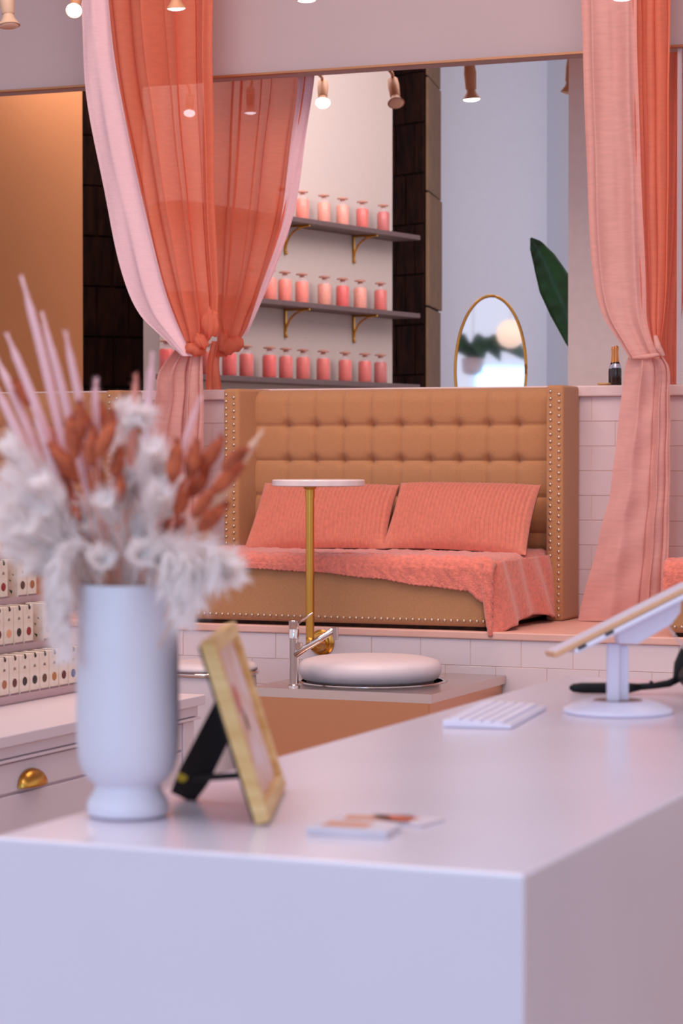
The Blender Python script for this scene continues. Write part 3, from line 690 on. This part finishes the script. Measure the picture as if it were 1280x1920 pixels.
spikes = [((40, 518), (150, 900), 9, 'tallest blush grass spike at the far left'), ((78, 585), (150, 860), 7, 'blush grass spike second tallest, left side'), ((84, 610), (170, 900), 8, 'blush grass spike leaning beside the second tallest'), ((122, 622), (180, 900), 8, 'slim blush grass spike left of the dark wall'), ((12, 625), (120, 880), 9, 'blush grass spike leaning far left'), ((-8, 668), (100, 890), 9, 'blush grass spike at the left edge, low'), ((180, 714), (170, 830), 8, 'short white grass spike before the dark wall'), ((286, 662), (270, 880), 9, 'straight white grass spike beside the curtain knot'), ((255, 702), (245, 860), 7, 'coral tinted grass spike left of the curtain'), ((375, 745), (300, 960), 7, 'white grass spike before the curtain tail'), ((-10, 720), (90, 930), 10, 'lowest blush grass spike at the left edge'), ((60, 760), (130, 950), 9, 'blush grass spike low at the left'), ((492, 808), (380, 960), 9, 'tan grass spike pointing right at the loveseat'), ((462, 850), (380, 960), 8, 'tan grass spike below the rightmost one'), ((415, 900), (340, 1010), 7, 'tan grass spike among the right russet heads')]
for k, (tip, mid, wpx, lb) in enumerate(spikes):
    dy = RB.uniform(-.05, .05); b = base_pt(); T = bq(*tip, dy); Mi = bq(*mid, dy*.5); pth = bez(b, Mi, T, 26)
    t = thing('grass_spike', lb, 'dried grass', b, 'dried grass spikes in the vase')
    rr = wpx*1.65/1700/2; rads = [.0016 if i < 11 else rr*(.7+.5*S(PI*min(1, (i-10)/16)))*(1 if i < 24 else .5) for i in range(26)]
    mt = M_pinkst if 'coral' in lb else M_cream if 'tan' in lb else M_spike
    hd = MB().tube(pth[10:], rads[10:], 8); fuzz(hd, pth[12:], rads[12:], 200, .007, .0006)
    obj('seed_head', hd, mt, t, smooth=True); obj('stem', MB().tube(pth[:12], .0014, 6), M_cream, t, smooth=True)
tails = [(47, 740, 1.1, -40), (100, 830, 1.7, -32), (122, 868, 1.6, -38), (136, 822, 1.3, -8), (155, 862, 1.5, -25), (150, 790, 1.2, 0), (166, 845, 1.4, 0), (174, 838, 1.2, 3), (198, 824, 1.2, 25), (186, 772, 1.0, -20), (182, 903, 1.2, -3), (220, 868, 1.0, 10), (222, 920, .9, 12), (328, 866, 1.3, 8), (362, 862, 1.2, 12), (396, 852, 1.2, 35), (350, 915, 1.2, 30), (374, 905, 1.0, 30), (424, 898, 1.3, 48), (398, 970, 1.2, 45), (166, 1003, .8, -5), (320, 1008, .9, -30), (325, 980, .6, 80), (160, 800, 1.1, -15), (205, 800, .9, 10), (118, 905, 1.0, -30), (340, 940, 1.0, 20), (380, 945, 1.0, 35), (440, 860, 1.0, 50), (140, 950, .9, -20), (295, 1085, .8, 85)]
tl_list = []
for k, (x, y, sz, an) in enumerate(tails):
    dy = RB.uniform(-.07, .0) if y > 900 or x > 300 else RB.uniform(-.06, .05); c = bq(x, y, dy); a = math.radians(an); ax = (UP*CO(a)+RT*S(a)).normalized(); L_ = .030*sz*.62; b = base_pt()
    t = thing('bunny_tail_grass', 'russet bunny tail grass head among the dried flowers in the vase', 'dried grass', b, 'bunny tail grasses in the vase')
    pr = [(1e-4, -L_), (.0045*sz**.5, -L_*.8), (.0075*sz**.5, -L_*.35), (.0078*sz**.5, 0), (.006*sz**.5, L_*.5), (.003, L_*.9), (1e-4, L_*1.05)]
    hd = MB().lathe(pr, c, ax, 12); pth = [c-ax*L_*.9, c, c+ax*L_*.9]; fuzz(hd, pth, [.005, .0075, .003], 260, .010, .0006)
    obj('flower_head', hd, M_russ, t, smooth=True)
    obj('stem', MB().tube(bez(b, (b+c)/2+Vector((0, 0, .03)), c-ax*L_*.9, 9), .0009, 5), M_pinkst, t, smooth=True)
plumes = [(20, 890), (5, 960), (45, 930), (70, 985), (25, 1030), (95, 1040), (60, 1060), (110, 930), (90, 960), (130, 1010), (150, 950), (200, 940), (235, 905), (255, 880), (275, 900), (300, 925), (320, 950), (215, 1000), (245, 960), (270, 975), (295, 1000), (265, 1040), (190, 1050), (300, 1050), (335, 985), (360, 1010), (345, 1050), (390, 1030), (415, 1060), (438, 1075), (405, 1095), (380, 1085), (345, 1110), (372, 1130), (335, 1150), (350, 1165), (318, 1110), (116, 1130), (112, 1170), (108, 1200), (122, 1230), (140, 1090), (165, 1075), (300, 860), (285, 840), (60, 870), (15, 830), (240, 770), (265, 785), (430, 1050), (175, 985), (315, 900), (100, 1000), (40, 990), (330, 1020), (230, 1045), (372, 1060), (10, 1000), (-8, 920), (80, 900)]
plf = ['upper left', 'lower left', 'centre', 'right', 'hanging right', 'hanging left']
for k, (x, y) in enumerate(plumes):
    hang = y > 1090; dy = RB.uniform(-.08, -.06) if hang else RB.uniform(-.08, .06)
    b = base_pt(); T = bq(x, y, dy)
    mid = (b+T)/2+Vector((0, 0, .07)) if not hang else bq(240+(x-240)*.95, 1010, dy)
    if hang: mid.z += .03
    pth = bez(b, mid, T, 22)
    if hang:
        hd_ = Vector((T.x-vx, T.y-vy, 0)).normalized(); R1 = Vector((vx, vy, 1.0+vh+.035))+hd_*.028
        pth = [b.lerp(R1, i/7) for i in range(8)]+bez(R1, Vector((T.x, T.y, 1.0+vh+.075))+hd_*.02, T, 15)[1:]
    if (x, y) in ((240, 770), (265, 785)): pth = bez(b, bq(190, 760, dy), T, 22)
    zn = 'hanging over the vase rim at left' if hang and x < 200 else 'drooping past the vase rim at right' if hang else 'arching up between the russet heads' if y < 800 else 'spreading at the far left' if x < 130 else 'massed above the middle of the vase' if x < 300 else 'spreading toward the loveseat at right'
    t = thing('white_plume', 'bleached white feathery plume '+zn, 'dried flower', b, 'white plumes '+zn)
    mb = MB(); rr = [.004]*22; fuzz(mb, pth[9:], rr[9:], 150, .022, .0010); fuzz(mb, pth[16:], [.010]*6, 380, .020, .0013)
    mb.tube(pth[9:], [.0012]*13, 4)
    obj('feathery_head', mb, M_plume, t); obj('stem', MB().tube(pth[:10], .0010, 5), M_cream, t, smooth=True)
# ---- picture frame ----
fBL = atz(506, 1549, 1.0); fBR = atz(537, 1481, 1.0); bd = (fBR-fBL); FWd = bd.length; bd.normalize()
outn = Vector((bd.y, -bd.x, 0)); 
if outn.dot(RT) < 0: outn = -outn
lean = math.radians(17.2); upv = (Vector((0, 0, 1))*CO(lean)-outn*S(lean)).normalized(); nf = bd.cross(upv).normalized(); nf = nf if nf.dot(RT) > 0 else -nf
FH = .205; FT = .016
MF = Matrix((( *[bd.x, upv.x, nf.x], fBL.x), (*[bd.y, upv.y, nf.y], fBL.y), (*[bd.z, upv.z, nf.z], 1.0005+FT*S(lean)), (0, 0, 0, 1)))
pf = thing('picture_frame', 'small pale wood picture frame leaning on a black easel back', 'picture frame', (fBL.x, fBL.y, 1.0))
bwd = .017
fm_ = [((0, 0), (FWd, 0), (FWd-bwd, bwd), (bwd, bwd)), ((FWd, 0), (FWd, FH), (FWd-bwd, FH-bwd), (FWd-bwd, bwd)), ((FWd, FH), (0, FH), (bwd, FH-bwd), (FWd-bwd, FH-bwd)), ((0, FH), (0, 0), (bwd, bwd), (bwd, FH-bwd))]
for quad in fm_:
    obj('frame_rail', MB().prism(quad, -FT, 0, MF), M_wood, pf, bevel=.001, bseg=1)
pic = obj('print', MB().box((bwd-.002, bwd-.002, -.010), (FWd-bwd+.002, FH-bwd+.002, -.008), MF), M_print, pf)
mk = MB(); mk.lathe([(.018, 0), (.018, .0005)], MF @ Vector((FWd*.42, FH*.62, -.0079)), nf, 24); obj('print_motif', mk, mat('motif_red', (196, 84, 66), .6), pic)
mk = MB(); mk.lathe([(.011, 0), (.011, .0005)], MF @ Vector((FWd*.5, FH*.48, -.0077)), nf, 24); obj('print_motif', mk, mat('motif_brown', (110, 60, 44), .6), pic)
obj('back_board', MB().box((.004, .004, -FT-.003), (FWd-.004, FH-.004, -FT), MF), M_black, pf)
# easel strut: flat bar from the back down to the counter
top_s = MF @ Vector((FWd*.5, FH*.60, -FT-.003)); ftp = atz(342, 1500, 1.0); foot = Vector((ftp.x, ftp.y, 1.0006))
d_ = (top_s-foot).normalized(); wv = d_.cross(FW).normalized(); wv = wv if wv.z < 0 else -wv; tv = d_.cross(wv).normalized()
hw = .034
vv_ = []
for p, w_ in ((foot, hw*.8), (foot.lerp(top_s, .25), hw), (top_s, hw*.9)):
    for s_ in (-1, 1):
        for t_ in (-.0017, .0017): vv_.append(p+wv*w_*s_*.55+tv*t_+(Vector((0, 0, .0025)) if p is foot else Vector((0, 0, 0))))
em = MB(); em.add(vv_, [(0, 1, 3, 2), (8, 10, 11, 9), (0, 2, 6, 4), (4, 6, 10, 8), (1, 5, 7, 3), (5, 9, 11, 7), (0, 4, 5, 1), (4, 8, 9, 5), (2, 3, 7, 6), (6, 7, 11, 10)])
es = obj('easel_strut', em, M_black, pf)
obj('strut_tab', MB().lathe([(.006, 0), (.006, .001)], foot.lerp(top_s, .2)-wv*hw*.35-tv*.002*(1 if tv.dot(FW) > 0 else -1), -FW, 16), M_yel, es)
obj('strut_ribbon', MB().tube([foot.lerp(top_s, .22), MF @ Vector((FWd*.45, FH*.2, -FT-.003))], .004, 8), M_black, pf)
# ---- cards ----
def card_stack(px, py, n, wx, wy, rot, label, prt):
    c = atz(px, py, 1.0); t = thing('card_stack', label, 'cards', (c.x, c.y, 1.0), 'cards on the counter')
    for i in range(n):
        Mx = Matrix.Translation((c.x, c.y, 1.0004+i*.0017)) @ Matrix.Rotation(rot+RB.uniform(-.03, .03), 4, 'Z')
        obj('card', MB().box((-wx/2, -wy/2, 0), (wx/2, wy/2, .0015), Mx), M_cush, t)
    Mx = Matrix.Translation((c.x, c.y, 1.0004+n*.0017)) @ Matrix.Rotation(rot, 4, 'Z')
    obj('card_print', MB().box((-wx*.36, -wy*.3, 0), (wx*.2, wy*.3, .0002), Mx), prt, t)
M_or = mat('card_orange', (216, 150, 122), .6)
card_stack(664, 1562, 5, .088, .055, .08, 'thick stack of white cards nearest the counter edge', M_or)
card_stack(700, 1540, 2, .085, .055, .25, 'white cards with orange print in the middle of the cards', M_or)
card_stack(752, 1541, 2, .080, .05, -.2, 'rightmost white card with a red orange mark', mat('card_red', (206, 96, 64), .6))
# ---- keyboard ----
kA = atz(829, 1364, 1.0); kB = atz(958, 1368, 1.0); kD = atz(1068, 1308, 1.0)
ku = (kB-kA).normalized(); kw = (kB-kA).length; kv = Vector((-ku.y, ku.x, 0)); kl = .279
Mk = Matrix(((ku.x, kv.x, 0, kA.x), (ku.y, kv.y, 0, kA.y), (0, 0, 1, 1.0005), (0, 0, 0, 1)))
kb = thing('keyboard', 'slim white keyboard lying on the counter left of the tablet stand', 'keyboard', (kA.x, kA.y, 1.0))
kbm = MB(); kbm.prism([(0, 0), (kw, 0), (kw, kl), (0, kl)], 0.0, .006, Mk)
for i in (4, 7): kbm.v[i] = kbm.v[i]+Vector((0, 0, .005))
obj('case', kbm, M_tabw, kb, bevel=.002)
keys = MB()
for r in range(5):
    for c in range(13):
        x = .012+r*(kw-.03)/4.6; y = .008+c*(kl-.016)/13; z = .0068+.005*(1-x/kw)
        keys.box((x, y, z-.001), (x+(kw-.03)/4.6-.003, y+(kl-.016)/13-.003, z+.0018), Mk)
ko = obj('keys', keys, M_key, kb); ko['kind'] = 'stuff'
# ---- tablet stand ----
tc_ = atz(1158, 1336, 1.0); tx, ty = tc_.x, tc_.y
ts = thing('tablet_stand', 'white tablet stand with round dished base on the counter', 'stand', (tx, ty, 1.0))
obj('base', MB().lathe([(.083, .0), (.0855, .003), (.084, .007), (.070, .013), (.052, .0185), (.042, .0200), (.038, .019), (.036, .010), (1e-4, .010)], (tx, ty, 1.0004), seg=64), M_tabw, ts, smooth='auto')
obj('recess', MB().lathe([(1e-4, .0008), (.0352, .0008), (.0372, .0085), (.0376, .0092)], (tx, ty, 1.0106), seg=40), M_hole, ts)
pz0 = 1.012; pz1 = at(1150, 1205, ty).z
Rm = Matrix.Translation((tx-.004, ty, 0)) @ Matrix.Rotation(TH, 4, 'Z')
obj('post', MB().box((-.015, -.022, pz0), (.004, -.006, pz1), Rm), M_tabw, ts, bevel=.003)
obj('post', MB().box((.004, -.006, pz0), (.020, .012, pz1-.004), Rm), M_tabw, ts, bevel=.003)
# tablet plane
dT = tx*-S(TH)+ty*CO(TH)-.01; tE0 = atd(1031, 1229, dT); tE1 = atd(1290, 1098, dT); uu = (tE1-tE0).normalized(); hv = Vector((uu.y, -uu.x, 0)).normalized()
if hv.dot(FW) < 0: hv = -hv
hv = (hv+Vector((0, 0, -.070))).normalized(); nt_ = uu.cross(hv).normalized(); nt_ = nt_ if nt_.z > 0 else -nt_
Mt = Matrix(((uu.x, hv.x, nt_.x, tE0.x), (uu.y, hv.y, nt_.y, tE0.y), (uu.z, hv.z, nt_.z, tE0.z), (0, 0, 0, 1)))
tbL = .245
tbt = thing('tablet', 'tablet with tan edge tilted on the white stand', 'tablet', tE0)
obj('tablet_body', MB().box((0, -.08, -.004), (tbL, .08, .0045), Mt), M_screen, tbt, bevel=.002)
obj('glass', MB().box((.004, -.076, .0045), (tbL-.004, .076, .0052), Mt), M_tabw, tbt)
cs_ = MB(); cs_.box((.030, -.085, -.0125), (tbL-.0, .075, -.0045), Mt); ob = obj('cradle', cs_, M_tabw, ts, bevel=.003)
for xx in (.036, .082):
    obj('rubber_pad', MB().box((xx, -.0865, -.0085), (xx+.014, -.0855, -.0045), Mt), M_blackp, ob)
cs_ = MB(); cs_.prism([(.105, -.014), (.215, -.014), (.205, -.030), (.185, -.040), (.125, -.044), (.100, -.030)], -.03, .03, Mt @ Matrix(((1, 0, 0, 0), (0, 0, 1, 0), (0, 1, 0, 0), (0, 0, 0, 1)))); obj('hinge_bracket', cs_, M_tabw, ts, bevel=.003)
cp0 = at(1235, 1140, ty); 
tag(obj('charging_cord', MB().tube([at(1238, 1146, ty+.02), at(1250, 1172, ty+.02), at(1268, 1196, ty+.03), at(1300, 1240, ty+.05), atz(1330, 1300, 1.002)], .0016, 6), M_cord, smooth=True), 'thin pale cord hanging from the tablet at the right edge', 'cord')
# ---- black handled tool ----
h0 = atz(1068, 1291, 1.009); yb2 = h0.y
bt_ = thing('handled_brush', 'black long-handled brush lying behind the tablet stand', 'brush', atz(1160, 1296, 1.0))
hp = [atz(1067, 1291, 1.0095)]; dirv = (atz(1190, 1291, 1.0095)-hp[0]).normalized(); L0 = hp[0]
def hpt(s, z): p = L0+dirv*s; return Vector((p.x, p.y, z))
obj('grip', MB().tube([hpt(0, 1.0105), hpt(.006, 1.0105), hpt(.02, 1.0105), hpt(.06, 1.0105), hpt(.10, 1.0105), hpt(.118, 1.012)], [.003, .0075, .0095, .0098, .009, .006], 14, .95), M_blackp, bt_, smooth=True)
obj('neck', MB().tube([hpt(.112, 1.012), hpt(.14, 1.014), hpt(.165, 1.018), hpt(.19, 1.030)], [.006, .0055, .0065, .006], 12), M_blackp, bt_, smooth=True)
obj('hook_stud', MB().ball(hpt(.136, 1.0195), .0035), M_blackp, bt_, smooth=True)
hb = MB(); hb.tube([hpt(.180, 1.022), hpt(.192, 1.040), hpt(.206, 1.062), hpt(.225, 1.090), hpt(.235, 1.1)], [.010, .022, .026, .026, .02], 16); obj('head', hb, M_blackp, bt_, smooth=True)
hb = MB(); nr = Vector((S(TH), -CO(TH), 0))*.07; hb.tube([hpt(.192, 1.032)+nr*.5, hpt(.205, 1.04)+nr, hpt(.25, 1.042)+nr, hpt(.29, 1.042)+nr], [.018, .036, .0405, .03], 18); obj('drum', hb, M_blackp, bt_, smooth=True)
# =============== LEDGE ITEMS ===============
def bottle(px, Y, label, zs=1.0):
    b = at(px, 718, Y); t = thing('mini_bottle', label, 'bottle', (b.x, Y, ZL), 'mini bottles on the ledge')
    obj('glass', MB().lathe([(.019, 0), (.0215, .004), (.0215, .062), (.019, .078), (.012, .096)], (b.x, Y, ZL+.0005), seg=24), M_bottle, t, smooth='auto')
    obj('foil', MB().lathe([(.0125, .092), (.010, .105), (.0085, .135), (.0095, .150), (.0095, .156), (.006, .162)], (b.x, Y, ZL+.0005), seg=20), M_foil, t, smooth='auto')
    obj('neck_label', MB().lathe([(.0202, .070), (.0195, .078), (.0155, .088), (.0145, .087), (.0185, .076)], (b.x, Y, ZL+.001), seg=20), mat('label_silver', (200, 206, 226), .3, metal=.5), t, smooth='auto')
bottle(1155, YW+.03, 'mini champagne bottle with gold foil, front one on the ledge')
bottle(1150, YW+.11, 'mirror image of the mini champagne bottle, behind it on the ledge')  # second bottle added as the front bottle's reflection
dsh = at(1134, 718, YW+.05)
tag(obj('wooden_dish', MB().lathe([(.022, 0), (.032, .006), (.034, .011), (.030, .010), (.02, .004), (1e-4, .004)], (dsh.x, dsh.y, ZL+.0005), seg=24), M_wood, smooth=True), 'small tan dish on the ledge beside the mini bottles', 'dish')
# hanging plant and globe lamp of the front room, caught by the oval mirror
hpl = thing('hanging_plant', 'hanging green plant reflected in the oval mirror', 'plant', (-3.62, 3.35, 2.55))
obj('pot', MB().lathe([(.05, 0), (.09, .02), (.1, .14), (.09, .14), (1e-4, .12)], (-3.62, 3.35, 2.6), seg=24), M_vase, hpl, smooth='auto')
obj('cord', MB().tube([(-3.62, 3.35, 2.72), (-3.62, 3.35, 4.9)], .004, 6), M_cord, hpl)
for k in range(9):
    a = k*.7; L_ = .42+.14*S(k*2.1); o3 = Vector((-3.62, 3.35, 2.73)); dv = Vector((CO(a), S(a)*.6, 0))
    leaf([o3, o3+dv*L_*.4+Vector((0, 0, .16)), o3+dv*L_*.8+Vector((0, 0, .14)), o3+dv*L_*1.1+Vector((0, 0, .0))], [.008, .055, .08, .004], M_green, hpl, nv=3)
gl = thing('globe_pendant', 'pale globe pendant lamp reflected in the oval mirror', 'lamp', (-3.36, 4.1, 2.88))
obj('globe', MB().ball((-3.36, 4.1, 2.88), .12, 28, 18), mat('globe_glow', (255, 232, 210), .4, emis=((255, 226, 200), .7)), gl, smooth=True)
obj('cord', MB().tube([(-3.36, 4.1, 2.99), (-3.36, 4.1, 4.9)], .004, 6), M_cord, gl)
# =============== TRACK LIGHTS ===============
RAIL = {}
def rail(name, pa, pb_, z, label):
    a = Vector((*pa, z)); b = Vector((*pb_, z)); RAIL[z] = (a, b); t = thing(name, label, 'light track', a)
    obj('track_rail', MB().tube([a, b], .02, 4), M_lampw, t)
    for k in (.1, .5, .9):
        p = a.lerp(b, k); obj('hanger', MB().tube([p, Vector((p.x, p.y, 4.9))], .006, 6), M_lampw, t)
    return t
def lamp(px, py, d, zr, lab, lit, aim=(0, 0, -1), size=1.0, m=None, grp='track spotlights', watts=12):
    ra, rb2 = RAIL[zr]; kx = (px-640)/F; f0 = Vector((-S(TH), CO(TH), 0)); da = rb2-ra
    tt = (kx*ra.dot(f0)-ra.dot(RT))/(da.dot(RT)-kx*da.dot(f0)); d = (ra+da*tt).dot(f0)
    p = atd(px, py, d); t = thing('track_spotlight', lab, 'spotlight', (p.x, p.y, p.z), grp); ax = Vector(aim).normalized(); s_ = size; m = m or M_lamp
    top = p-ax*.16*s_; ra, rb2 = RAIL[zr]; e_ = (rb2-ra).normalized(); hp_ = ra+e_*((Vector((top.x, top.y, zr))-ra).dot(e_))
    obj('mount', MB().box((hp_.x-.03*s_, hp_.y-.03*s_, zr-.055), (hp_.x+.03*s_, hp_.y+.03*s_, zr-.012)), m, t, bevel=.004)
    obj('arm', MB().tube([(hp_.x, hp_.y, zr-.05), ((top.x+hp_.x)/2+.012*s_, (top.y+hp_.y)/2, (zr-.05+top.z)/2), top], .009*s_, 8), m, t, smooth=True)
    obj('body', MB().lathe([(.012*s_, -.17*s_), (.026*s_, -.16*s_), (.030*s_, -.12*s_), (.026*s_, -.05*s_), (.022*s_, -.045*s_)], p, ax, 20), m, t, smooth='auto')
    obj('bell', MB().lathe([(.020*s_, -.048*s_), (.024*s_, -.03*s_), (.044*s_, .0), (.042*s_, .001), (.02*s_, -.03*s_)], p, ax, 24), m, t, smooth='auto')
    obj('bulb', MB().lathe([(.040*s_, -.003*s_), (.036*s_, .004*s_), (.02*s_, .009*s_), (1e-4, .011*s_)], p, ax, 24), M_bulb if lit else M_bulboff, t, smooth=True)
    if lit:
        l = bpy.data.lights.new('spot_bulb', 'SPOT'); l.energy = watts; l.color = lin((255, 226, 206)); l.spot_size = math.radians(100); l.spot_blend = .8; l.shadow_soft_size = .04
        o = bpy.data.objects.new('spot_bulb', l); COL.objects.link(o); o.parent = t; o.location = ax*.03; o.rotation_euler = ax.to_track_quat('-Z', 'Y').to_euler()
    return t
camd = -FW
rail('light_track', pd(-150, 9.6), pd(1330, 8.4), 3.36, 'suspended light track in front of the upper wall')
def dd(px): return 9.48-(px-0)*(1.2/1480)
lamp(20, 52, dd(20), 3.36, 'unlit track spotlight at the top left corner', False, (.15, -.1, -1), 1.0, M_lampw)
lamp(141, 24, dd(141), 3.36, 'glaring track spotlight aimed at the viewer, top left', True, camd*.8+Vector((0, 0, -.6)), .75)
lamp(332, 20, dd(332), 3.36, 'lit track spotlight in front of the left curtain', True, (0, .1, -1), .85)
lamp(575, 5, dd(575), 3.36, 'lit track spotlight between the two curtains', True, (0, .1, -1), .85)
lamp(762, -12, dd(762), 3.36, 'lit track spotlight just above the top edge', True, (0, -.6, -1), .85)
lamp(1164, 2, dd(1164), 3.36, 'lit track spotlight in front of the right curtain', True, (0, .1, -1), .85)
ZB = 3.52
rail('light_track', pd(250, 13.6), pd(1120, 12.6), ZB, 'mirrored light track, built behind the ledge opening')  # track and spotlights seen in the wall mirror, added as real lamps behind it
lamp(356, 215, 13.5, ZB, 'mirrored lit spotlight showing through the left curtain', True, camd*.5+Vector((0, 0, -.8)), .8, watts=4)
lamp(470, 214, 13.4, ZB, 'mirrored lit spotlight showing through the mirrored left curtain', True, (0, 0, -1), .85, watts=4)
lamp(605, 196, 13.2, ZB, 'mirrored glaring spotlight before the jar wall', True, camd*.6+Vector((0, 0, -.8)), 1.0, watts=4)
lamp(742, 196, 13.1, ZB, 'mirrored unlit spotlight before the dark column', False, camd*.5+Vector((.1, 0, -.8)), 1.05)
lamp(883, 189, 12.9, ZB, 'mirrored lit spotlight above the oval mirror', True, (.05, .05, -1), 1.12, watts=4)
lamp(1066, 176, 12.7, ZB, 'mirrored unlit spotlight over the edge of the pink pillar', False, (-.1, .0, -1), 1.12)
